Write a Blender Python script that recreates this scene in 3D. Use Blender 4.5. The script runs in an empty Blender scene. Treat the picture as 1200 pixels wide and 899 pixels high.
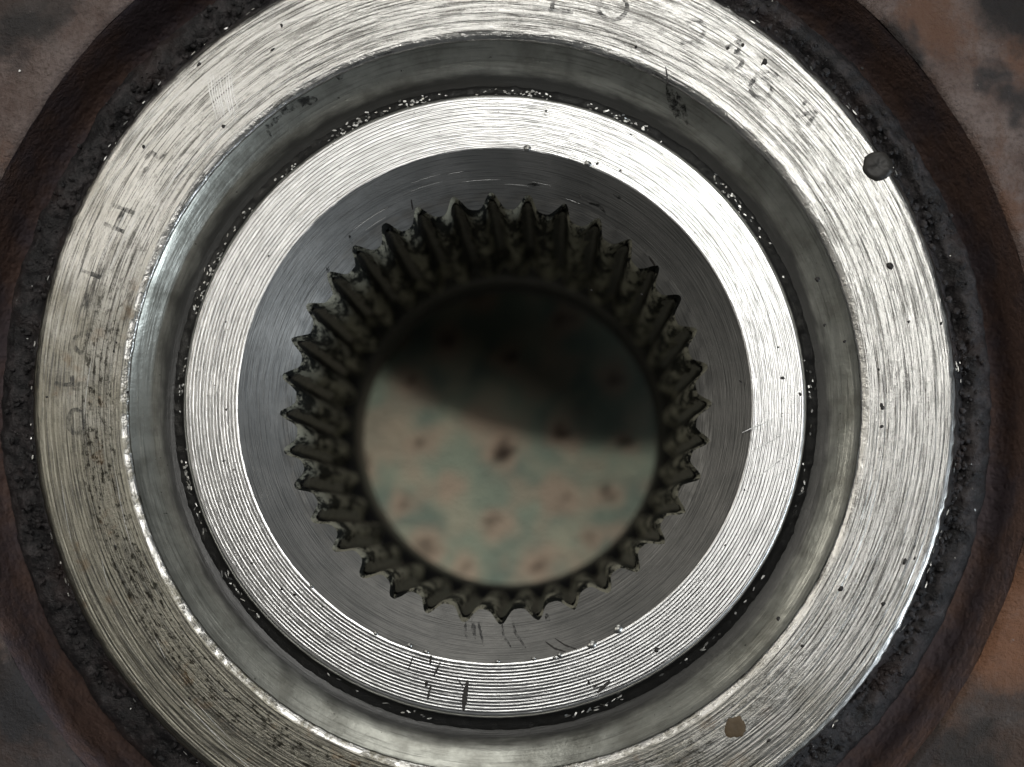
import bpy, math, random
from mathutils import Vector, noise
R = math.radians
S = 0.001                       # all sizes below are written in millimetres
rnd = random.Random(7)
scene = bpy.context.scene

# ------------------------------------------------------------------ camera
D_CAM = 91.8                    # camera height over the hub face
F_PX = 1700.0                   # focal length in pixels of the 1200 px wide photo
CAM_X, CAM_Y = 3.73, -7.78
cd = bpy.data.cameras.new('camera')
cam = bpy.data.objects.new('camera', cd)
scene.collection.objects.link(cam)
scene.camera = cam
cam.location = (CAM_X * S, CAM_Y * S, D_CAM * S)
cd.sensor_width = 36.0
cd.lens = 36.0 * F_PX / 1200.0
cd.shift_x = -49.0 / 1200.0     # the picture is cropped from a larger frame
cd.shift_y = 170.5 / 1200.0
cd.clip_start = 0.005
cd.clip_end = 10.0
cd.dof.use_dof = True
cd.dof.focus_distance = 92.2 * S
cd.dof.aperture_fstop = 22.0

# ------------------------------------------------------------------ light
world = bpy.data.worlds.new('World')
scene.world = world
world.use_nodes = True
wb = world.node_tree.nodes['Background']
wb.inputs['Color'].default_value = (0.95, 0.98, 1.0, 1)
wb.inputs['Strength'].default_value = 0.055

def area_lamp(name, az, tilt, dist, sx, sy, power, color, aim=(0, 0, 0)):
    l = bpy.data.lights.new(name, 'AREA')
    l.shape = 'RECTANGLE'
    l.size, l.size_y = sx, sy
    l.energy = power
    l.color = color
    o = bpy.data.objects.new(name, l)
    scene.collection.objects.link(o)
    d = Vector((math.sin(R(tilt)) * math.cos(R(az)), math.sin(R(tilt)) * math.sin(R(az)), math.cos(R(tilt))))
    a = Vector(aim)
    o.location = a + d * dist
    o.rotation_euler = d.to_track_quat('Z', 'Y').to_euler()
    return o

area_lamp('window_light', 58, 19, 0.75, 0.24, 0.20, 1.65, (1.0, 0.985, 0.95))
area_lamp('left_fill_light', 150, 40, 0.9, 0.35, 0.35, 1.5, (1.0, 0.95, 0.86))  # fill lamp, added to warm the left side of the ring
area_lamp('right_window_light', 340, 76, 0.9, 0.14, 0.20, 2.8, (0.82, 0.91, 1.0))
area_lamp('top_window_light', 84, 66, 0.9, 0.40, 0.30, 1.3, (1.0, 0.99, 0.95))
area_lamp('cloth_fill_light', 255, 78.6, 0.100, 0.014, 0.0008, 0.22, (1.0, 0.97, 0.9), aim=(0, 0, -0.039))  # added lamp with no known source, lights the cloth from below flange level

vs = scene.view_settings
vs.view_transform = 'Standard'
vs.look = 'None'
vs.exposure = 0.0
vs.gamma = 1.0
vs.use_curve_mapping = False

# ------------------------------------------------------------------ helpers
Z_FACE, Z_RING, Z_REAR, Z_CLOTH = 0.0, 0.4, -33.0, -39.0
K_CONE = 0.76

def at(px, py, z):
    """point on the plane z (mm) seen at photo pixel px, py"""
    k = (D_CAM - z) / F_PX
    return (CAM_X + (px - 649.0) * k, CAM_Y - (py - 620.0) * k, z)

class MB:
    def __init__(s): s.v, s.f = [], []
    def add(s, vs_, fs_):
        b = len(s.v); s.v += vs_; s.f += [tuple(b + i for i in f) for f in fs_]

def mesh_object(name, mb, mat, parent=None, loc=(0, 0, 0), smooth=True):
    me = bpy.data.meshes.new(name)
    me.from_pydata([(x * S, y * S, z * S) for x, y, z in mb.v], [], mb.f)
    if smooth:
        me.polygons.foreach_set('use_smooth', [True] * len(me.polygons))
    me.materials.append(mat)
    o = bpy.data.objects.new(name, me)
    scene.collection.objects.link(o)
    o.parent = parent
    o.location = tuple(c * S for c in loc)
    me.update()
    return o

def lathe(profile, n, disp=None):
    mb = MB()
    m = len(profile)
    for i in range(n):
        a = 2 * math.pi * i / n
        ca, sa = math.cos(a), math.sin(a)
        for j, (r, z) in enumerate(profile):
            if disp: 
                dr, dz = disp(r, z, a, ca, sa)
            else: dr = dz = 0
            mb.v.append(((r + dr) * ca, (r + dr) * sa, z + dz))
    for i in range(n):
        i2 = (i + 1) % n
        for j in range(m - 1):
            mb.f.append((i * m + j, i2 * m + j, i2 * m + j + 1, i * m + j + 1))
    return mb

def nz(x, y, z): return noise.noise((x, y, z))
def fbm(x, y, z, o=3):
    v, a = 0, 1
    for k in range(o):
        v += a * nz(x, y, z); x *= 2.03; y *= 2.03; z *= 2.03; a *= .5
    return v

# ------------------------------------------------------------------ materials
class NT:
    def __init__(s, name):
        s.m = bpy.data.materials.new(name); s.m.use_nodes = True
        s.t = s.m.node_tree; s.t.nodes.clear()
        s.out = s.n('ShaderNodeOutputMaterial')
    def n(s, typ, **kw):
        nd = s.t.nodes.new(typ)
        for k, v in kw.items(): setattr(nd, k, v)
        return nd
    def l(s, a, b): s.t.links.new(a, b)
    def put(s, sock, v):
        if hasattr(v, 'is_linked') or isinstance(v, bpy.types.NodeSocket): s.l(v, sock)
        else: sock.default_value = v
    def math(s, op, a, b=0.0, c=0.0, clamp=False):
        nd = s.n('ShaderNodeMath', operation=op); nd.use_clamp = clamp
        for i, v in enumerate((a, b, c)): s.put(nd.inputs[i], v)
        return nd.outputs[0]
    def comb(s, x, y, z):
        nd = s.n('ShaderNodeCombineXYZ')
        for i, v in enumerate((x, y, z)): s.put(nd.inputs[i], v)
        return nd.outputs[0]
    def polar(s):
        tc = s.n('ShaderNodeTexCoord')
        sc = s.n('ShaderNodeVectorMath', operation='SCALE'); sc.inputs['Scale'].default_value = 1000.0
        s.l(tc.outputs['Object'], sc.inputs[0])
        s.p = sc.outputs[0]
        sp = s.n('ShaderNodeSeparateXYZ'); s.l(s.p, sp.inputs[0])
        s.x, s.y, s.z = sp.outputs
        s.r = s.math('SQRT', s.math('ADD', s.math('MULTIPLY', s.x, s.x), s.math('MULTIPLY', s.y, s.y)))
        rr = s.math('MAXIMUM', s.r, 0.001)
        s.ux, s.uy = s.math('DIVIDE', s.x, rr), s.math('DIVIDE', s.y, rr)
    def streak(s, A, B, detail=3.0, rough=0.55, off=0.0, dist=0.0):
        v = s.comb(s.math('MULTIPLY_ADD', s.ux, A, off), s.math('MULTIPLY', s.uy, A), s.math('MULTIPLY', s.r, B))
        return s.noise(v, 1.0, detail, rough, dist)
    def noise(s, vec, scale, detail=3.0, rough=0.55, dist=0.0):
        nd = s.n('ShaderNodeTexNoise'); s.l(vec, nd.inputs['Vector'])
        nd.inputs['Scale'].default_value = scale; nd.inputs['Detail'].default_value = detail
        nd.inputs['Roughness'].default_value = rough; nd.inputs['Distortion'].default_value = dist
        return nd.outputs['Fac']
    def mapr(s, v, a, b, c=0.0, d=1.0):
        nd = s.n('ShaderNodeMapRange', interpolation_type='SMOOTHSTEP')
        s.put(nd.inputs['Value'], v)
        for k, x in zip(('From Min', 'From Max', 'To Min', 'To Max'), (a, b, c, d)): nd.inputs[k].default_value = x
        return nd.outputs['Result']
    def mix(s, f, a, b):
        nd = s.n('ShaderNodeMix', data_type='RGBA')
        s.put(nd.inputs['Factor'], f)
        for k, v in (('A', a), ('B', b)):
            sock = [i for i in nd.inputs if i.name == k and i.type == 'RGBA'][0]
            s.put(sock, (*v, 1) if isinstance(v, tuple) else v)
        return [o for o in nd.outputs if o.type == 'RGBA'][0]
    def bump(s, h, dist, strength=1.0, normal=None):
        nd = s.n('ShaderNodeBump'); s.l(h, nd.inputs['Height'])
        nd.inputs['Distance'].default_value = dist * S; nd.inputs['Strength'].default_value = strength
        if normal: s.l(normal, nd.inputs['Normal'])
        return nd.outputs[0]
    def bsdf(s, color, metal, rough, normal=None, aniso=0.0, spec=0.5, coat=None):
        b = s.n('ShaderNodeBsdfPrincipled')
        s.put(b.inputs['Base Color'], (*color, 1) if isinstance(color, tuple) else color)
        s.put(b.inputs['Metallic'], metal); s.put(b.inputs['Roughness'], rough)
        b.inputs['Specular IOR Level'].default_value = spec
        if normal: s.l(normal, b.inputs['Normal'])
        if aniso:
            b.inputs['Anisotropic'].default_value = aniso
            t = s.n('ShaderNodeTangent', direction_type='RADIAL', axis='Z'); s.l(t.outputs[0], b.inputs['Tangent'])
        if coat: s.put(b.inputs['Coat Weight'], coat); b.inputs['Coat Roughness'].default_value = 0.15
        s.l(b.outputs[0], s.out.inputs['Surface'])
        return b

def mat_ring():
    n = NT('turned bearing steel'); n.polar()
    fine = n.streak(6, 10.0, 4, .62)
    broad = n.streak(6, 2.6, 5, .62, off=20)
    hatch = n.streak(70, 1.3, 3, .6, off=40)
    speck = n.noise(n.p, 3.0, 5, .75)
    grit = n.noise(n.p, 7.5, 3, .7)
    clean = n.math('MULTIPLY', n.mapr(n.r, 23.64, 23.50), n.mapr(n.noise(n.p, 0.9, 4, .7), 0.38, 0.60))                      # the narrow chamfer stays bright
    work = n.math('SUBTRACT', 1.0, clean)
    # old stain: brown film on the left and lower side of the ring
    side = n.math('MULTIPLY_ADD', n.ux, -0.40, n.math('MULTIPLY', n.uy, -0.55))
    pat = n.noise(n.p, 0.16, 3, .6)
    stain = n.math('MULTIPLY', n.mapr(n.math('ADD', side, n.math('MULTIPLY', pat, 1.1)), 0.42, 1.05), work)
    band = n.math('MULTIPLY', n.mapr(n.r, 23.7, 24.3), n.mapr(n.r, 26.9, 25.6))
    dirt_line = n.mapr(n.math('MULTIPLY_ADD', grit, 0.16, fine), 0.59, 0.70)
    dirt_broad = n.mapr(n.math('MULTIPLY_ADD', grit, 0.2, broad), 0.62, 0.78)
    pits = n.math('MULTIPLY', n.mapr(n.math('MULTIPLY_ADD', n.math('ADD', speck, fine), 0.30, n.streak(40, 3.4, 5, .72, off=60)), 0.81, 0.93), n.math('MULTIPLY_ADD', band, 0.66, 0.22))
    pits = n.math('MULTIPLY', pits, n.math('MULTIPLY_ADD', stain, 0.85, 0.30), clamp=True)
    col = n.mix(stain, (0.62, 0.612, 0.585), (0.30, 0.285, 0.235))
    col = n.mix(n.math('MULTIPLY', n.math('MULTIPLY', dirt_line, 0.85), work), col, (0.095, 0.092, 0.086))
    col = n.mix(n.math('MULTIPLY', n.math('MULTIPLY', dirt_broad, 0.55), work), col, (0.15, 0.145, 0.13))
    col = n.mix(n.math('MULTIPLY', n.mapr(hatch, 0.60, 0.74), 0.14), col, (0.12, 0.12, 0.115))
    col = n.mix(pits, col, (0.045, 0.042, 0.034))
    rust = n.math('MULTIPLY', n.mapr(n.noise(n.p, 0.55, 4, .6), 0.58, 0.70), n.math('MULTIPLY', stain, 0.40))
    col = n.mix(rust, col, (0.20, 0.125, 0.065))
    rough = n.math('ADD', 0.30, n.math('MULTIPLY', n.math('ADD', stain, n.math('ADD', pits, dirt_broad)), 0.10))
    h = n.math('ADD', n.math('MULTIPLY', fine, 1.1), n.math('MULTIPLY', broad, 1.2))
    h = n.math('ADD', h, n.math('MULTIPLY', n.math('MULTIPLY', speck, n.math('MULTIPLY_ADD', stain, 1.3, 0.5)), n.math('MULTIPLY_ADD', band, 0.9, 0.4)))
    h = n.math('ADD', n.math('MULTIPLY', h, n.math('MULTIPLY_ADD', work, 0.5, 0.5)), n.math('MULTIPLY', grit, 0.28))
    h = n.math('ADD', h, n.math('MULTIPLY', hatch, 0.18))
    n.bsdf(col, 1.0, rough, n.bump(h, 0.030), aniso=0.5)
    return n.m

def mat_face():
    n = NT('bright turned steel'); n.polar()
    fine = n.streak(6, 14.0, 3, .6)
    sp = n.noise(n.p, 2.4, 3, .7)
    pat = n.noise(n.p, 0.18, 2, .5)
    col = n.mix(n.mapr(sp, 0.66, 0.74), (0.68, 0.68, 0.67), (0.12, 0.11, 0.10))
    # narrow dark lines left in the turning grooves, one groove every 0.21 mm
    ph = n.math('FRACT', n.math('DIVIDE', n.math('SUBTRACT', n.r, 16.25), 0.21))
    tri = n.math('ABSOLUTE', n.math('SUBTRACT', ph, 0.5))
    line = n.math('MULTIPLY', n.mapr(tri, 0.30, 0.48), n.mapr(n.streak(7, 5.0, 3, .6, off=9), 0.25, 0.52))
    col = n.mix(n.math('MULTIPLY', line, 0.9), col, (0.10, 0.098, 0.095))
    rough = n.math('MULTIPLY_ADD', pat, 0.12, 0.24)
    n.bsdf(col, 1.0, rough, n.bump(n.math('ADD', fine, n.math('MULTIPLY', sp, 0.5)), 0.014), aniso=0.68)
    return n.m

def mat_cone():
    n = NT('dull grey countersink steel'); n.polar()
    fine = n.streak(4, 16.0, 3, .6)
    cl = n.noise(n.p, 0.35, 4, .6)
    col = n.mix(n.mapr(cl, 0.35, 0.7), (0.21, 0.208, 0.198), (0.275, 0.27, 0.256))
    col = n.mix(n.math('MULTIPLY', n.mapr(fine, 0.50, 0.64), 0.6), col, (0.10, 0.10, 0.098))
    n.bsdf(col, 0.8, 0.50, n.bump(n.math('ADD', fine, n.math('MULTIPLY', cl, 1.2)), 0.03), aniso=0.4)
    return n.m

def mat_groove():
    n = NT('smooth oily groove steel'); n.polar()
    cl = n.noise(n.p, 0.5, 4, .6)
    col = n.mix(n.mapr(cl, 0.35, 0.72), (0.50, 0.505, 0.455), (0.30, 0.30, 0.265))
    tl = n.streak(5, 7.0, 4, .65); st = n.noise(n.p, 0.22, 4, .6, 0.5)
    col = n.mix(n.math('MULTIPLY', n.mapr(tl, 0.50, 0.66), 0.35), col, (0.09, 0.09, 0.08))
    col = n.mix(n.math('MULTIPLY', n.mapr(st, 0.50, 0.68), 0.4), col, (0.10, 0.098, 0.08))
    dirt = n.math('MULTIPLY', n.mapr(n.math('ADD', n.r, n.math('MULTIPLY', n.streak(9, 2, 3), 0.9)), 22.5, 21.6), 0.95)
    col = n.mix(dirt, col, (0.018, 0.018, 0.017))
    sp = n.noise(n.p, 1.6, 3, .7)
    col = n.mix(n.mapr(sp, 0.68, 0.75), col, (0.03, 0.03, 0.025))
    n.bsdf(col, n.math('SUBTRACT', 0.9, dirt), n.math('MULTIPLY_ADD', cl, 0.15, 0.28), n.bump(n.math('ADD', n.math('ADD', cl, n.math('MULTIPLY', tl, .6)), n.math('MULTIPLY', sp, .4)), 0.035))
    return n.m

def mat_grease():
    n = NT('dark grease on splines'); n.polar()
    v = n.comb(n.x, n.y, n.math('MULTIPLY', n.z, 0.22))
    a = n.noise(v, 0.95, 5, .65, 0.3)
    b = n.noise(v, 2.6, 4, .65)
    m = n.mapr(n.math('ADD', a, n.math('MULTIPLY', b, 0.40)), 0.61, 0.76)
    col = n.mix(m, (0.36, 0.35, 0.275), (0.009, 0.010, 0.009))
    rough = n.math('MULTIPLY_ADD', m, 0.10, 0.55)
    bs = n.bsdf(col, n.math('MULTIPLY', n.math('SUBTRACT', 1.0, m), 0.35), rough, n.bump(n.math('ADD', a, n.math('MULTIPLY', b, 0.6)), 0.14))
    n.l(n.math('MULTIPLY_ADD', m, -0.26, 0.42), bs.inputs['Specular IOR Level'])
    return n.m

def mat_black(name, col=(0.012, 0.012, 0.012), rough=0.35, bump=0.06, sc=1.6):
    n = NT(name); n.polar()
    a = n.noise(n.p, sc, 4, .65)
    c = n.mix(a, tuple(x * 0.5 for x in col), tuple(x * 1.6 for x in col))
    n.bsdf(c, 0.0, rough, n.bump(a, bump))
    return n.m

def mat_rim():
    n = NT('pitted rust scale'); n.polar()
    a = n.noise(n.p, 0.8, 6, .7); b = n.noise(n.p, 0.22, 3, .6); c = n.noise(n.p, 4.0, 3, .7)
    col = n.mix(n.mapr(a, 0.40, 0.72), (0.007, 0.0062, 0.0072), (0.058, 0.050, 0.051))
    col = n.mix(n.math('MULTIPLY', n.mapr(b, 0.5, 0.7), 0.6), col, (0.036, 0.021, 0.018))
    n.bsdf(col, 0.0, n.math('MULTIPLY_ADD', c, -0.5, 0.8), n.bump(n.math('ADD', a, n.math('MULTIPLY', c, 0.30)), 0.36))
    return n.m

def mat_flange():
    n = NT('rusty flange iron'); n.polar()
    a = n.noise(n.p, 0.13, 6, .68, 0.3); b = n.noise(n.p, 0.30, 6, .7); c = n.noise(n.p, 1.8, 5, .75)
    col = n.mix(n.mapr(b, 0.34, 0.66), (0.15, 0.103, 0.088), (0.25, 0.198, 0.18))
    g2 = n.noise(n.p, 3.5, 4, .75)
    col = n.mix(n.math('MULTIPLY', n.mapr(g2, 0.45, 0.68), 0.55), col, (0.085, 0.06, 0.05))
    low = n.math('MULTIPLY', n.uy, -0.10)
    col = n.mix(n.math('MULTIPLY', n.mapr(n.math('ADD', a, n.math('MULTIPLY_ADD', n.ux, 0.06, low)), 0.46, 0.64), 0.8), col, (0.18, 0.092, 0.056))
    col = n.mix(n.math('MULTIPLY', n.mapr(n.math('ADD', n.noise(n.p, 0.14, 4, .6, 0.3), n.math('MULTIPLY', n.uy, -0.07)), 0.50, 0.64), 0.85), col, (0.032, 0.032, 0.034))
    def patch(px, py, rad):
        dx, dy = n.math('SUBTRACT', n.x, px), n.math('SUBTRACT', n.y, py)
        d = n.math('SQRT', n.math('ADD', n.math('MULTIPLY', dx, dx), n.math('MULTIPLY', dy, dy)))
        return n.mapr(n.math('MULTIPLY_ADD', b, -5.0, d), rad - 2.0, rad - 4.2)
    col = n.mix(n.math('MULTIPLY', patch(34.6, 27.2, 4.6), 0.95), col, (0.018, 0.016, 0.016))
    col = n.mix(n.math('MULTIPLY', patch(-30.0, 27.0, 4.0), 0.7), col, (0.05, 0.046, 0.044))
    col = n.mix(n.math('MULTIPLY', patch(-28.5, -24.5, 8.0), 0.65), col, (0.045, 0.047, 0.052))
    col = n.mix(n.math('MULTIPLY', patch(34.0, -22.0, 6.0), 0.6), col, (0.04, 0.036, 0.032))
    col = n.mix(n.math('MULTIPLY', patch(34.0, -14.0, 5.0), 0.5), col, (0.34, 0.15, 0.07))
    col = n.mix(n.mapr(c, 0.64, 0.76), col, (0.30, 0.27, 0.25))
    n.bsdf(col, 0.25, 0.6, n.bump(n.math('ADD', b, n.math('ADD', n.math('MULTIPLY', c, 0.45), n.math('MULTIPLY', g2, 0.28))), 0.55))
    return n.m

def mat_recess():
    n = NT('dark rusty recess wall'); n.polar()
    a = n.noise(n.p, 0.16, 5, .68); c = n.noise(n.p, 0.8, 5, .75)
    col = n.mix(n.mapr(a, 0.4, 0.62), (0.12, 0.092, 0.10), (0.17, 0.105, 0.085))
    col = n.mix(n.math('MULTIPLY', n.mapr(c, 0.5, 0.7), 0.5), col, (0.05, 0.04, 0.04))
    n.bsdf(col, 0.1, 0.65, n.bump(n.math('ADD', c, n.math('MULTIPLY', n.noise(n.p, 3.0, 3, .7), .25)), 0.50))
    return n.m

def mat_plain(name, col, metal, rough):
    n = NT(name); n.polar()
    a = n.noise(n.p, 2.0, 3, .6)
    c = n.mix(a, tuple(x * 0.7 for x in col), tuple(min(1, x * 1.3) for x in col))
    n.bsdf(c, metal, rough, n.bump(a, 0.03))
    return n.m

def mat_marking():
    n = NT('etched grey marking'); n.polar()
    a = n.noise(n.p, 1.8, 3, .6); f = n.streak(9, 9.0, 4, .6)
    b = n.bsdf((0.085, 0.085, 0.083), 0.6, 0.5)
    tr = n.n('ShaderNodeBsdfTransparent'); mx = n.n('ShaderNodeMixShader')
    n.l(n.math('MULTIPLY', n.mapr(n.math('ADD', a, n.math('MULTIPLY', f, 0.8)), 0.58, 1.02), 0.88), mx.inputs[0])
    n.l(b.outputs[0], mx.inputs[1]); n.l(tr.outputs[0], mx.inputs[2])
    n.l(mx.outputs[0], n.out.inputs['Surface'])
    return n.m

def mat_film():
    n = NT('thin oil film'); n.polar()
    a = n.noise(n.p, 2.2, 4, .65)
    b = n.bsdf((0.012, 0.012, 0.011), 0.0, 0.4)
    tr = n.n('ShaderNodeBsdfTransparent'); mx = n.n('ShaderNodeMixShader')
    n.l(n.mapr(a, 0.36, 0.62, 0.15, 1.0), mx.inputs[0])
    n.l(b.outputs[0], mx.inputs[1]); n.l(tr.outputs[0], mx.inputs[2])
    n.l(mx.outputs[0], n.out.inputs['Surface'])
    return n.m

def mat_cloth():
    n = NT('printed cotton cloth'); n.polar()
    at_ = n.n('ShaderNodeAttribute', attribute_name='print')
    w = n.noise(n.p, 2.0, 3, .6)
    n.bsdf(n.mix(n.math('MULTIPLY', w, 0.25), at_.outputs['Color'], (0.06, 0.065, 0.055)), 0.0, 0.9, n.bump(w, 0.1), spec=0.2)
    return n.m

M_ring, M_face, M_cone, M_groove, M_grease = mat_ring(), mat_face(), mat_cone(), mat_groove(), mat_grease()
M_rim, M_flange, M_recess, M_mark, M_cloth = mat_rim(), mat_flange(), mat_recess(), mat_marking(), mat_cloth()
M_film = mat_film(); M_black = mat_black('black grease'); M_bore = mat_black('black oily bore', (0.010, 0.010, 0.011), 0.45, 0.05, 0.9)
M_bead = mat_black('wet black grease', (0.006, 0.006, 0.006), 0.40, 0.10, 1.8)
M_flake = mat_plain('bright metal swarf', (0.42, 0.42, 0.40), 1.0, 0.38)
M_speck = mat_plain('dark dirt', (0.022, 0.019, 0.017), 0.0, 0.5)
M_scratch = mat_plain('fresh scratch steel', (0.66, 0.66, 0.65), 1.0, 0.42)
M_drop = mat_plain('dried grey grease', (0.026, 0.024, 0.021), 0.0, 0.5)
M_brown = mat_plain('brown rust', (0.105, 0.072, 0.038), 0.0, 0.6)

# ------------------------------------------------------------------ cloth under the hub
def build_cloth():
    mb = MB(); N = 300; W = 210.0; col = []
    pk = (0.27, 0.20, 0.15); gr = (0.175, 0.205, 0.158); gr2 = (0.11, 0.14, 0.115); dk = (0.022, 0.012, 0.008); cr = (0.28, 0.255, 0.19)
    pix = [(592, 530, 1, 1), (655, 510, 1, .9), (560, 492, 0, 1.1), (493, 520, .6, .9), (712, 578, .8, .8), (580, 615, .6, 1), (655, 585, .3, 1.1),
           (527, 570, .25, 1), (500, 640, .5, 1.2), (632, 662, .7, 1.0), (690, 632, .6, .9), (545, 665, .4, 1), (470, 590, .5, .8), (740, 640, .5, 1),
           (600, 420, .7, 1), (660, 380, .6, 1), (520, 400, .6, 1), (720, 440, .6, 1), (560, 345, .6, 1), (480, 450, .5, .9)]
    fl = [(*at(x, y, Z_CLOTH)[:2], d, s) for x, y, d, s in pix]
    g = 5.2
    for i in range(-16, 17):
        for j in range(-16, 17):
            x = i * g + rnd.uniform(-2.2, 2.2); y = j * g + rnd.uniform(-2.2, 2.2)
            if min((x - f[0]) ** 2 + (y - f[1]) ** 2 for f in fl[:20]) > 20: fl.append((x, y, rnd.random(), rnd.uniform(.5, 1.25)))
    cells = {}
    for f in fl:
        for a in (-1, 0, 1):
            for b in (-1, 0, 1): cells.setdefault((int(f[0] // 5) + a, int(f[1] // 5) + b), []).append(f)
    def lerp(a, b, t): return tuple(p + (q - p) * t for p, q in zip(a, b))
    for j in range(N + 1):
        for i in range(N + 1):
            x, y = (i / N - .5) * W, (j / N - .5) * W
            mb.v.append((x, y, 0.6 * fbm(x * .02, y * .02, 3.3, 2)))
            c = lerp(gr, gr2, max(0, min(1, .5 + 1.3 * fbm(x * .22, y * .22, 1.7))))
            c = lerp(c, cr, max(0, min(.6, 1.2 * fbm(x * .3, y * .3, 9.1))))
            c = lerp(c, pk, max(0, min(.5, 1.4 * fbm(x * .24, y * .24, 22.4) - .15)))
            for fx, fy, d, s in cells.get((int(x // 5), int(y // 5)), ()):
                wx, wy = x + .8 * nz(x * .5, y * .5, 5), y + .8 * nz(x * .5, y * .5, 15); q = math.hypot(wx - fx, wy - fy) / s * (1 + .6 * nz(x * .45, y * .45, 25))
                if q < 2.1: c = lerp(c, pk, min(1, (2.1 - q) * .9) * .8)
                w_ = .55 + .5 * max(0, d - .4)
                if q < w_ and d > .25: c = lerp(c, dk, min(1, (w_ - q) * 4) * min(1, d + .2))
            col += [*c, 1.0]
    for j in range(N):
        for i in range(N):
            a = j * (N + 1) + i; mb.f.append((a, a + 1, a + N + 2, a + N + 1))
    o = mesh_object('printed_cloth', mb, M_cloth, None, (0, 0, Z_CLOTH))
    at_ = o.data.color_attributes.new('print', 'FLOAT_COLOR', 'POINT')
    at_.data.foreach_set('color', col)
    o['label'] = 'pale green printed cloth with peach flowers seen through the splined bore'
    o['category'] = 'cloth'
build_cloth()

# ------------------------------------------------------------------ the hub
hub = bpy.data.objects.new('wheel_hub', None)
scene.collection.objects.link(hub)
hub.location = (0, 0, Z_REAR * S)
hub.empty_display_size = 0.02
hub['label'] = 'greasy steel wheel hub with splined bore, bright turned rings and rusty flange'
hub['category'] = 'wheel hub'
UP = (0, 0, -Z_REAR)
def part(name, mb, mat, parent=None, smooth=True):
    if parent is None: return mesh_object(name, mb, mat, hub, UP, smooth)
    return mesh_object(name, mb, mat, parent, (0, 0, 0), smooth)

# rusty flange: top sheet from the recess edge outward, with its rim and underside
def d_fl(r, z, a, ca, sa):
    x, y = r * ca, r * sa
    k = 1 if z > -4 else 0
    e = 0.10 * nz(ca * 9, sa * 9, 4.0) + 0.05 * nz(ca * 26, sa * 26, 2.0)
    if r < 35.6: return e, 0.10 * fbm(x * .5, y * .5, 1) * k
    return 0, k * (0.35 * fbm(x * .12, y * .12, 1) + 0.16 * fbm(x * .7, y * .7, 6))
prof = [(34.95, -1.35), (35.15, -1.12), (35.5, -1.05)] + [(36 + i * .55, -1.1 - i * .055) for i in range(24)] + [(50 + i * 2.0, -2.5 - .1 * i) for i in range(8)] + [(66, -3.6), (67, -5), (67, -9), (66, -10), (20, -11)]
flange = part('flange', lathe(prof, 540, d_fl), M_flange)
# dark wall of the recess round the boss
prof = [(35.0, -1.5), (34.85, -2.2), (34.7, -3.2), (34.55, -4.4), (34.4, -5.6), (34.1, -6.6), (33.5, -7.1), (31.0, -7.4)]
part('recess_wall', lathe(prof, 360, lambda r, z, a, ca, sa: (0.08 * nz(ca * 9, sa * 9, z * .4) + .03 * nz(ca * 40, sa * 40, z), 0)), M_recess)

# lumpy rust band round the ring
def d_rim(r, z, a, ca, sa):
    x, y = r * ca, r * sa
    t = max(0, min(1, (r - 29.2) / 0.5))
    w = 0.34 * fbm(x * .6, y * .6, 2.0) + 0.16 * fbm(x * 2.2, y * 2.2, 7.0)
    dip = math.exp(-((r - 30.05) / .38) ** 2) * max(0, .35 + .8 * math.sin(a + .35) + .5 * nz(ca * 3, sa * 3, 5))
    w -= .75 * dip
    e = 0.22 * nz(ca * 5, sa * 5, 1.0) + 0.10 * nz(ca * 24, sa * 24, 6)
    return (e * t if r > 31 else .12 * nz(ca * 60, sa * 60, 3) + .08 * nz(ca * 140, sa * 140, 8)), (w - 0.05) * (.35 + .65 * t)
prof = [(29.0, -0.30), (29.2, -0.24), (29.4, -0.34), (29.6, -0.52), (29.8, -0.70), (30.0, -0.82), (30.2, -0.90), (30.4, -0.94), (30.6, -0.98), (30.8, -1.02), (31.0, -1.08), (31.2, -1.16),
        (31.4, -1.28), (31.6, -1.44), (31.8, -1.66), (32.0, -1.98), (32.1, -2.5), (32.0, -4.0), (31.9, -7.2)]
part('rust_rim', lathe(prof, 1080, d_rim), M_rim)

# bearing ring: inner chamfer, turned face, outer bevel
prof = [(23.11, 0.04), (23.14, 0.22), (23.22, 0.28), (23.45, 0.365), (23.62, 0.398)]
r = 23.62
while r < 28.55:
    w = rnd.uniform(0.10, 0.26); dep = rnd.choice((0.006, 0.010, 0.016, 0.028))
    prof += [(r + w * .35, Z_RING), (r + w * .6, Z_RING - dep), (r + w, Z_RING)]
    r += w + rnd.uniform(0.02, 0.10)
prof += [(28.75, 0.39), (29.0, 0.30), (29.16, 0.10), (29.22, -0.15), (29.25, -0.6)]
def d_ring(r, z, a, ca, sa):
    if 23.5 < r < 28.7: return 0, 0.0
    if r > 28.9: return 0.09 * fbm(ca * 45, sa * 45, 3, 3) + 0.05 * nz(ca * 190, sa * 190, r), 0.06 * nz(ca * 120, sa * 120, 9)
    return 0.03 * nz(ca * 40, sa * 40, r) + 0.02 * nz(ca * 110, sa * 110, r), 0
ring = part('bearing_ring', lathe(prof, 540, d_ring), M_ring)

# oily groove between the ring and the boss
prof = [(23.13, 0.06), (22.95, -0.12), (22.7, -0.30), (22.4, -0.50), (22.1, -0.72), (21.8, -0.98), (21.5, -1.22), (21.2, -1.40), (20.9, -1.52), (20.6, -1.60), (20.4, -1.7)]
part('groove_wall', lathe(prof, 360), M_groove)
prof = [(20.85, -1.66), (20.75, -1.60), (20.65, -1.50), (20.5, -1.44), (20.4, -1.38), (20.25, -1.32), (20.1, -1.2), (19.95, -1.0), (19.85, -0.8), (19.8, -.55)]
part('grease_fill', lathe(prof, 900, lambda r, z, a, ca, sa: (0, 0.09 * fbm(r * ca * 1.3, r * sa * 1.3, 3.0, 4))), M_black)

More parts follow.
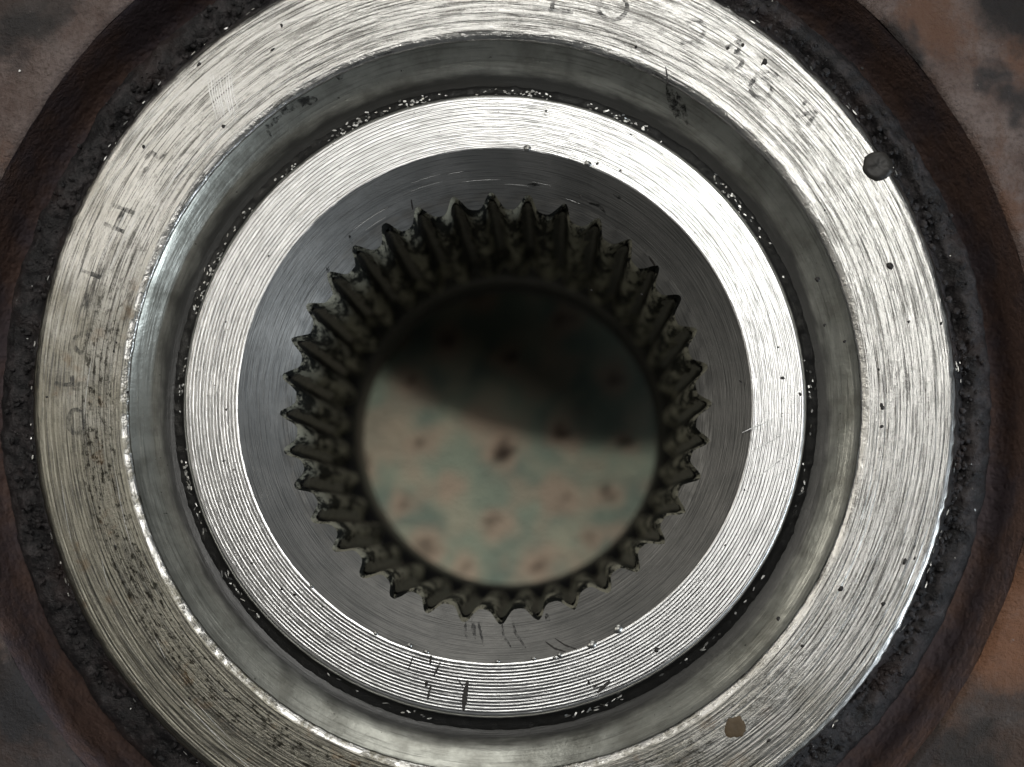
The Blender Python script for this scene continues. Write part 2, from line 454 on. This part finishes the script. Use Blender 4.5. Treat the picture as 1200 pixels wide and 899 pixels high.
# bright end face of the boss with its turning grooves
prof = [(16.27, -0.03), (16.36, 0.0)]
r = 16.36
while r < 19.45:
    prof += [(r + .09, 0.0), (r + .15, -rnd.uniform(.017, .026)), (r + .21, -0.002)]
    r += .21
prof += [(r + .05, -0.02), (19.66, -0.10), (19.78, -0.28), (19.82, -1.2)]
face = part('end_face', lathe(prof, 480, lambda r, z, a, ca, sa: ((0.02 * nz(ca * 30, sa * 30, 2) + .012 * nz(ca * 90, sa * 90, 5)) if (r < 16.3 or r > 19.6) else 0, 0)), M_face)

# countersink cone
def zc(r): return -0.03 + (r - 16.27) * K_CONE
prof = [(16.27, -0.03)] + [(16.27 - i * .12, zc(16.27 - i * .12) - (0.008 if i % 2 else 0)) for i in range(1, 19)] + [(14.05, zc(14.05)), (13.98, zc(13.98))]
# the inner edge follows the teeth: see the spline teeth, which carry the cone on to their tips
cone = part('countersink', lathe(prof, 480), M_cone)

# bore behind the teeth, plain lip at the rear and outside of the barrel
prof = [(14.1, -1.7), (14.0, -2.4), (13.9, -26.0), (13.0, -26.6), (12.6, -27.4), (12.5, -28.5), (12.5, -32.4), (12.9, -33.0), (29.4, -33.0), (30.0, -32.4), (30.0, -29.0), (29.4, -28.4), (19.0, -27.0), (18.0, -13.0), (20.5, -11.1)]  # wide rear collar is made up, shaped to set the cloth's shadow edge
part('bore_wall', lathe(prof, 240, lambda r, z, a, ca, sa: (0.05 * nz(ca * 12, sa * 12, z * .5) if r < 13.5 and z > -32 else 0, 0)), M_bore)

# thirty-six spline teeth, each with a collar of the countersink in front
NT_ = 36
PITCH = 360.0 / NT_
half = [(5.0, 13.70), (4.45, 13.64), (3.8, 13.48), (3.2, 13.27), (2.6, 13.06), (2.0, 12.90), (1.35, 12.81), (0.55, 12.78)]
section = [(-a, r) for a, r in half] + [(a, r) for a, r in half[::-1]]
PH0 = 90.0 + 1.3 - PITCH / 2
for k in range(NT_):
    c0 = PH0 + k * PITCH + rnd.uniform(-.12, .12); fat = rnd.uniform(.95, 1.04); low = rnd.uniform(-.02, .05); lean = rnd.uniform(-.15, .15)
    mb = MB(); ns = len(section)
    zs = [0.0, 0.22, 0.5, 0.9, 1.4, 2.0, 2.7, 3.5, 4.4, 5.4, 6.5, 7.7, 9, 10.4, 12, 13.8, 15.8, 18, 20, 22, 24.2]
    seed = rnd.uniform(0, 90)
    for iz, dz in enumerate(zs):
        for si, (da, rr) in enumerate(section):
            lead = 0.24 * max(0, 1 - dz / 0.5)
            edge = (abs(da) > 4.9)
            a = R(PH0 + k * PITCH + da) if edge else R(c0 + da * fat + lean * (13.6 - rr) + 0.16 * nz(seed, dz * .5, si * .5))
            r_ = rr + lead + (0 if edge else low)
            if not edge:
                amp = 0.05 if iz < 2 else 0.06
                r_ += amp * fbm(rr * math.cos(a) * 1.4, rr * math.sin(a) * 1.4, dz * .38 + 3, 3)
            r_ = min(r_, 13.96)
            z = zc(r_) - dz if iz == 0 else zc(rr + 0.24) - dz * (1 if iz > 1 else 1)
            mb.v.append((r_ * math.cos(a), r_ * math.sin(a), z))
    for iz in range(len(zs) - 1):
        for si in range(ns - 1):
            b = iz * ns + si
            mb.f.append((b, b + ns, b + ns + 1, b + 1))
    t = part('spline_tooth', mb, M_grease)
    # the slice of countersink in front of this tooth
    mb = MB()
    for si, (da, rr) in enumerate(section):
        vx, vy, vz = t.data.vertices[si].co / S
        mb.v.append((vx, vy, vz + .004))
        a = math.atan2(vy, vx)
        mb.v.append((14.06 * math.cos(a), 14.06 * math.sin(a), zc(14.06) + .004))
    for si in range(ns - 1): mb.f.append((si * 2, si * 2 + 2, si * 2 + 3, si * 2 + 1))
    part('tooth_end', mb, M_cone, t)

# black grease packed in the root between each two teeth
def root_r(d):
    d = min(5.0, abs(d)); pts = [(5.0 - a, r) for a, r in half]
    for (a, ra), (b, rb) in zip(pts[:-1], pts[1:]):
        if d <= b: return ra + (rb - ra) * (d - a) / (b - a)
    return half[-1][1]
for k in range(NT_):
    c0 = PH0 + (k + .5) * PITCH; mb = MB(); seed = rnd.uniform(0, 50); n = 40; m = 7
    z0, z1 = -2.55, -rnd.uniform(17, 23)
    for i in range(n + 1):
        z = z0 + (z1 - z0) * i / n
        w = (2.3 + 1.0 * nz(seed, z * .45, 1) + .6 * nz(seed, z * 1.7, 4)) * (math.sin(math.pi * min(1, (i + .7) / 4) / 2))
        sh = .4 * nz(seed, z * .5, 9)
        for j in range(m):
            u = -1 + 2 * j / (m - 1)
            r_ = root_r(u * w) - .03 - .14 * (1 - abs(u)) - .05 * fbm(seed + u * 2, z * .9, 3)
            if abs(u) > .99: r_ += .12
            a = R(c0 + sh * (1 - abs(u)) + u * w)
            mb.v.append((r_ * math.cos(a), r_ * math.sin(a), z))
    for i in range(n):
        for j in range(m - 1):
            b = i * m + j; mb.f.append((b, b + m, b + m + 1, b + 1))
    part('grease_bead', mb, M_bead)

# ------------------------------------------------------------------ loose bits, marks and dirt on the hub
def flake(mb, x, y, z, ln, wd, ang, tilt, th=0.03, n=5):
    ca, sa = math.cos(ang), math.sin(ang)
    ta = rnd.uniform(0, 6.283)
    tx, ty = math.tan(tilt) * math.cos(ta), math.tan(tilt) * math.sin(ta)
    top, bot = [], []
    for i in range(n):
        q = 6.283 * i / n
        k = rnd.uniform(.65, 1.2)
        u, v = ln * .5 * math.cos(q) * k, wd * .5 * math.sin(q) * k
        px, py = u * ca - v * sa, u * sa + v * ca
        h = tx * px + ty * py
        top.append((x + px, y + py, z + h + th)); bot.append((x + px * 1.1, y + py * 1.1, z + h))
    mb.add(top + bot, [tuple(range(n))] + [(i, n + i, n + (i + 1) % n, (i + 1) % n) for i in range(n)])

mb = MB()
for i in range(1200):
    a = rnd.uniform(0, 360); ar = R(a)
    dens = .25 + .75 * max(0, math.sin(R(a - 20))) + .55 * max(0, math.cos(R(a - 150)))
    clump = .35 + 1.6 * nz(math.cos(ar) * 6, math.sin(ar) * 6, 2)
    if rnd.random() > dens * clump: continue
    low = math.sin(ar) < -.2
    r = (20.30 + rnd.gauss(0, .09)) if low else 20.2 + rnd.gauss(0, .17)
    r = max(19.95, min(20.65, r))
    z = -1.24 + .09 * fbm(r * math.cos(ar) * 1.3, r * math.sin(ar) * 1.3, 3.0, 4) + (0.12 if r < 20.1 else 0)
    ln = rnd.uniform(.10, .30) * (1.7 if low else 1)
    flake(mb, r * math.cos(ar), r * math.sin(ar), z + .06, ln, rnd.uniform(.06, .15), ar + math.pi / 2 + rnd.gauss(0, .35), abs(rnd.gauss(0, .30)))
o = part('groove_swarf', mb, M_flake, smooth=False); o['kind'] = 'stuff'
mb = MB()  # bright flakes added as glints on the ring edge, rim and flange
for i in range(260):
    a = rnd.uniform(0, 360); ar = R(a)
    if rnd.random() > .35 + .9 * nz(math.cos(ar) * 7, math.sin(ar) * 7, 8): continue
    r = 29.42 + rnd.gauss(0, .09)
    flake(mb, r * math.cos(ar), r * math.sin(ar), -.16, rnd.uniform(.1, .5), rnd.uniform(.05, .11), ar + math.pi / 2 + rnd.gauss(0, .12), abs(rnd.gauss(0, .35)))
for i in range(55):
    ar = rnd.uniform(0, 6.283); r = rnd.uniform(29.8, 31.6)
    flake(mb, r * math.cos(ar), r * math.sin(ar), -.25 - (r - 29.4) * .50, rnd.uniform(.08, .2), rnd.uniform(.06, .1), rnd.uniform(0, 3), .4)
for i in range(90):
    ar = rnd.uniform(0, 6.283); r = rnd.uniform(36, 44)
    flake(mb, r * math.cos(ar), r * math.sin(ar), -1.1 - (r - 36) * .1, rnd.uniform(.1, .25), rnd.uniform(.08, .14), rnd.uniform(0, 3), .3)
crumbs = MB()
for i in range(2600):
    ar = rnd.uniform(0, 6.283); r = 29.35 + abs(rnd.gauss(0, 1.0))
    if r > 31.8 or rnd.random() > .55 + .9 * nz(math.cos(ar) * 11, math.sin(ar) * 11, r * .8): continue
    d = rnd.choice((.10, .14, .2, .28, .4)) * rnd.uniform(.8, 1.2)
    flake(crumbs, r * math.cos(ar), r * math.sin(ar), -.38 - (r - 29.4) * .45 - (.25 if 29.7 < r < 30.4 else 0), d * 1.3, d, rnd.uniform(0, 3), abs(rnd.gauss(0, .35)), d * .45, 6)
o = part('rust_crumbs', crumbs, M_rim); o['kind'] = 'stuff'
o = part('rim_glint_flakes', mb, M_flake, smooth=False); o['kind'] = 'stuff'

# dark specks of dirt stuck to the turned faces
mb = MB()
def speck(px, py, d, z=Z_RING, e=1.0):
    x, y, _ = at(px, py, z); flake(mb, x, y, z + .003, d * .042 * e, d * rnd.uniform(.025, .042), rnd.uniform(0, 3), 0, .025 + d * .002, 7)
for q in [(896, 73, 10), (870, 53, 6), (853, 57, 5), (893, 75, 5), (1043, 312, 13), (1034, 478, 7), (1033, 475, 6), (1065, 377, 6), (1103, 379, 7), (1030, 433, 5), (1033, 500, 6), (1060, 658, 9),
          (1035, 708, 8), (745, 55, 6), (640, 130, 4), (958, 328, 9), (966, 381, 6), (985, 690, 8), (912, 725, 7), (1010, 80, 5), (990, 400, 5), (940, 757, 6), (168, 172, 6), (330, 30, 6), (150, 460, 5), (55, 465, 5), (262, 148, 6), (135, 640, 6)]:
    speck(*q)
for i in range(14):
    ar = rnd.uniform(0, 6.283); r = rnd.uniform(23.6, 28.9); d = rnd.choice((2, 2, 3, 3, 4)) * .054
    flake(mb, r * math.cos(ar), r * math.sin(ar), Z_RING + .003, d * rnd.uniform(1, 2), d, ar + math.pi / 2, 0, .02, 6)
for q in [(693, 340, 4), (752, 345, 4), (700, 192, 5), (727, 200, 4), (903, 192, 5), (680, 230, 4), (868, 447, 5), (917, 443, 6), (938, 462, 6), (912, 407, 4), (345, 697, 5), (330, 690, 4), (295, 660, 4), (770, 762, 8), (690, 800, 5), (500, 800, 6), (530, 800, 4), (265, 480, 4), (262, 540, 5)]:
    speck(q[0], q[1], q[2], Z_FACE)
for i in range(8):
    ar = rnd.uniform(0, 6.283); r = rnd.uniform(16.5, 19.5); d = rnd.choice((2, 2, 3)) * .054
    flake(mb, r * math.cos(ar), r * math.sin(ar), Z_FACE + .003, d * 1.5, d, ar + math.pi / 2, 0, .02, 6)
o = part('dirt_specks', mb, M_speck); o['kind'] = 'stuff'

def ribbon(mb, pts, w, zf, taper=True):
    """pts: photo pixels on a surface of height zf(r)"""
    P = []
    for px, py in pts:
        x, y, z = at(px, py, 0)
        for _ in range(3): z = zf(math.hypot(x, y)); x, y, _z = at(px, py, z)
        P.append(Vector((x, y, zf(math.hypot(x, y)))))
    # subdivide
    Q = []
    for a, b in zip(P[:-1], P[1:]):
        m = max(2, int((b - a).length / .12))
        Q += [a.lerp(b, i / m) for i in range(m)]
    Q.append(P[-1])
    n = len(Q); vs_, fs_ = [], []
    for i, p in enumerate(Q):
        t = (Q[min(n - 1, i + 1)] - Q[max(0, i - 1)]); t.z = 0; t.normalize()
        s = Vector((-t.y, t.x, 0))
        k = w * .5 * (rnd.uniform(.75, 1.2)) * ((math.sin(math.pi * (i + .6) / (n + .2)) ** .5) if taper else 1)
        for q, h in ((p - s * k, .004), (p + Vector((0, 0, .03)), .0), (p + s * k, .004)):
            vs_.append((q.x, q.y, zf(math.hypot(q.x, q.y)) + h + (.02 if h == 0 else 0)))
    for i in range(n - 1):
        b = i * 3
        fs_ += [(b, b + 1, b + 4, b + 3), (b + 1, b + 2, b + 5, b + 4)]
    mb.add(vs_, fs_)
zcone = lambda r: zc(r) + .006
zface = lambda r: Z_FACE + .004
zring = lambda r: Z_RING + .004
def zgroove(r):
    pr = [(20.4, -1.7), (20.9, -1.52), (21.2, -1.40), (21.5, -1.22), (21.8, -.98), (22.1, -.72), (22.4, -.5), (22.7, -.3), (22.95, -.12), (23.13, .06), (23.5, .4), (60, .4)]
    for (a, za), (b, zb) in zip(pr[:-1], pr[1:]):
        if r <= b: return za + (zb - za) * (r - a) / (b - a) + .01
    return .41

for pts, w in [([(546, 726), (545, 740), (549, 752)], .16), ([(554, 722), (555, 738), (557, 749)], .26), ([(559, 722), (563, 740), (567, 757)], .16), ([(588, 728), (590, 745), (600, 760)], .15), ([(600, 724), (604, 742), (616, 759)], .18),
               ([(640, 719), (643, 729)], .3), ([(639, 752), (650, 760), (663, 764)], .12), ([(650, 748), (662, 756), (676, 761)], .09), ([(618, 217), (630, 216), (637, 219)], .18), ([(690, 238), (702, 241), (710, 250)], .16), ([(719, 227), (728, 233)], .2), ([(760, 300), (768, 312)], .12), ([(484, 246), (482, 234)], .12), ([(413, 288), (410, 276)], .2), ([(385, 320), (384, 312)], .2)]:
    mb = MB(); ribbon(mb, pts, w, zcone); part('grease_streak', mb, M_film if w > .13 else M_speck)
for pts, w in [([(548, 797), (545, 815), (543, 833)], .34), ([(516, 776), (508, 793)], .14), ([(505, 803), (501, 820)], .16), ([(500, 797), (499, 805)], .22), ([(484, 770), (478, 786)], .08), ([(536, 795), (543, 806)], .08), ([(715, 798), (700, 812)], .25), ([(710, 797), (695, 806)], .12), ([(505, 768), (504, 778)], .18)]:
    mb = MB(); ribbon(mb, pts, w, zface); part('dark_nick', mb, M_speck, face)
for pts, w in [([(780, 78), (783, 98)], .1)]:
    mb = MB(); ribbon(mb, pts, w, zring); part('dark_nick', mb, M_speck, ring)
for pts, w in [([(782, 98), (787, 118), (798, 145)], .5), ([(792, 108), (800, 125), (806, 148)], .35), ([(318, 160), (312, 150), (330, 135)], .3), ([(330, 133), (350, 120), (372, 116)], .55), ([(395, 92), (402, 84)], .4)]:
    mb = MB(); ribbon(mb, pts, w, zgroove); part('grease_smear', mb, M_film)
for pts, w in [([(870, 507), (907, 490)], .07), ([(890, 558), (935, 522)], .09), ([(880, 530), (925, 505)], .05), ([(905, 560), (930, 545)], .05)]:
    mb = MB(); ribbon(mb, pts, w, zface); part('bright_scratch', mb, M_scratch, face)
for i in range(10):
    x0 = 243 + i * 3.0
    mb = MB(); ribbon(mb, [(x0 + rnd.uniform(-1, 1), 88 + rnd.uniform(-6, 6) - i * .3), (x0 + 3, 110), (x0 + 10 + rnd.uniform(-2, 2), 138 + rnd.uniform(-8, 6))], .075, zring)
    part('bright_scratch', mb, M_scratch, ring)
for i in range(46):
    ar = rnd.uniform(0, 6.283); r = rnd.uniform(23.8, 28.4); ln = rnd.uniform(1.0, 5.0) / r
    x = lambda t: (r + t * .3) * math.cos(ar + ln * t); y = lambda t: (r + t * .3) * math.sin(ar + ln * t)
    k = F_PX / (D_CAM - Z_RING)
    mb = MB(); ribbon(mb, [(649 + (x(t) - CAM_X) * k, 620 - (y(t) - CAM_Y) * k) for t in (0, .33, .66, 1)], rnd.uniform(.02, .045), zring)
    part('bright_scratch', mb, M_scratch, ring)

for i in range(9):
    a0 = R(rnd.uniform(52, 122)); r = rnd.uniform(14.2, 15.6); ln = rnd.uniform(.6, 3.0) / r
    k = F_PX / (D_CAM - zc(r))
    mb = MB(); ribbon(mb, [(649 + (r * math.cos(a0 + ln * t) - CAM_X) * k, 620 - (r * math.sin(a0 + ln * t) - CAM_Y) * k) for t in (0, .33, .66, 1)], rnd.uniform(.02, .035), zcone)
    part('bright_scratch', mb, M_scratch, cone)
# burrs on the edge of the countersink
for px, py, d in [(725, 737, 11), (694, 755, 12), (655, 768, 6), (625, 772, 6), (583, 775, 5), (617, 173, 9), (690, 192, 8), (480, 757, 7), (440, 742, 6), (650, 771, 5), (500, 764, 6), (365, 687, 5)]:
    mb = MB(); x, y, _ = at(px, py, 0); flake(mb, x, y, -.02, d * .06, d * .045, math.atan2(y, x) + 1.57, .25, .06, 8)
    part('edge_burr', mb, M_flake, face)

# etched characters: strokes laid on the ring, read from the photograph
def arc(cx, cy, rx, ry, a0, a1, n=14): return [(cx + rx * math.cos(R(a0 + (a1 - a0) * i / n)), cy + ry * math.sin(R(a0 + (a1 - a0) * i / n))) for i in range(n + 1)]
chars = [
    [arc(718, 8, 17, 15, -30, 330, 24)],
    [[(642, 11), (656, 12), (672, 15)], [(648, -6), (647, 11)]],
    [arc(814, 34, 12, 11, 215, 400) + [(816, 50), (797, 50)], ],
    [[(850, 56), (867, 48), (866, 60)], arc(858, 71, 12, 11, 280, 500)],
    [arc(892, 103, 13, 12, 0, 360, 20), [(881, 97), (888, 86), (903, 83), (912, 90)]],
    [[(932, 137), (957, 130)], [(957, 130), (944, 152)], [(932, 137), (944, 119)]],
    [arc(79 + 10, 494, 9, 14, 0, 360, 20)],
    [[(64, 449), (78, 451), (104, 449)], [(84, 440), (86, 458)]],
    [arc(97, 402, 10, 12, 60, 330, 18)],
    [[(103, 337), (100, 363)], [(112, 340), (108, 368)]],
    [[(93, 316), (105, 320), (117, 325)], [(117, 325), (121, 314)]],
    [[(122, 262), (146, 272)], [(132, 240), (158, 250)], [(135, 267), (146, 245)]],
    [[(170, 186), (178, 178), (186, 186), (194, 178)], [(160, 208), (174, 196)]],
]
for i, ch in enumerate(chars):
    mb = MB()
    for st in ch: ribbon(mb, st, .27, lambda r: Z_RING + .006, False)
    part('etched_character', mb, M_mark, ring)

# two blots that sit on the ring
def blot(px, py, d, z, mat, h, label, cat, wob=1.0):
    x0, y0, _ = at(px, py, z); mb = MB(); n = 40; ringsN = 7
    mb.v.append((x0, y0, z + h))
    for j in range(1, ringsN + 1):
        t = j / ringsN
        for i in range(n):
            q = 6.283 * i / n
            rr = d * .5 * t * (1 + .22 * wob * nz(math.cos(q) * 1.1, math.sin(q) * 1.1, px + .4) + .16 * wob * nz(math.cos(q) * 3, math.sin(q) * 3, px + .3))
            x, y = rr * math.cos(q), rr * math.sin(q)
            mb.v.append((x0 + x, y0 + y, z + .004 + h * math.sqrt(max(0, 1 - t ** 5)) * (1 + .45 * fbm((x0 + x) * 1.6, (y0 + y) * 1.6, 1))))
    for i in range(n): mb.f.append((0, 1 + i, 1 + (i + 1) % n))
    for j in range(ringsN - 1):
        for i in range(n):
            a, b = 1 + j * n + i, 1 + j * n + (i + 1) % n
            mb.f.append((a, a + n, b + n, b))
    o = mesh_object('grease_blot' if mat is M_drop else 'rust_blot', mb, mat)
    o['label'] = label; o['category'] = cat
blot(1028, 195, 1.9, Z_RING, M_drop, .20, 'round dark grey blob of grease at the upper right edge of the bright outer ring', 'grease blob', 0.45)
blot(861, 851, 1.35, Z_RING, M_brown, .05, 'small flat brown rust spot on the lower right of the outer ring', 'rust spot', 1.5)
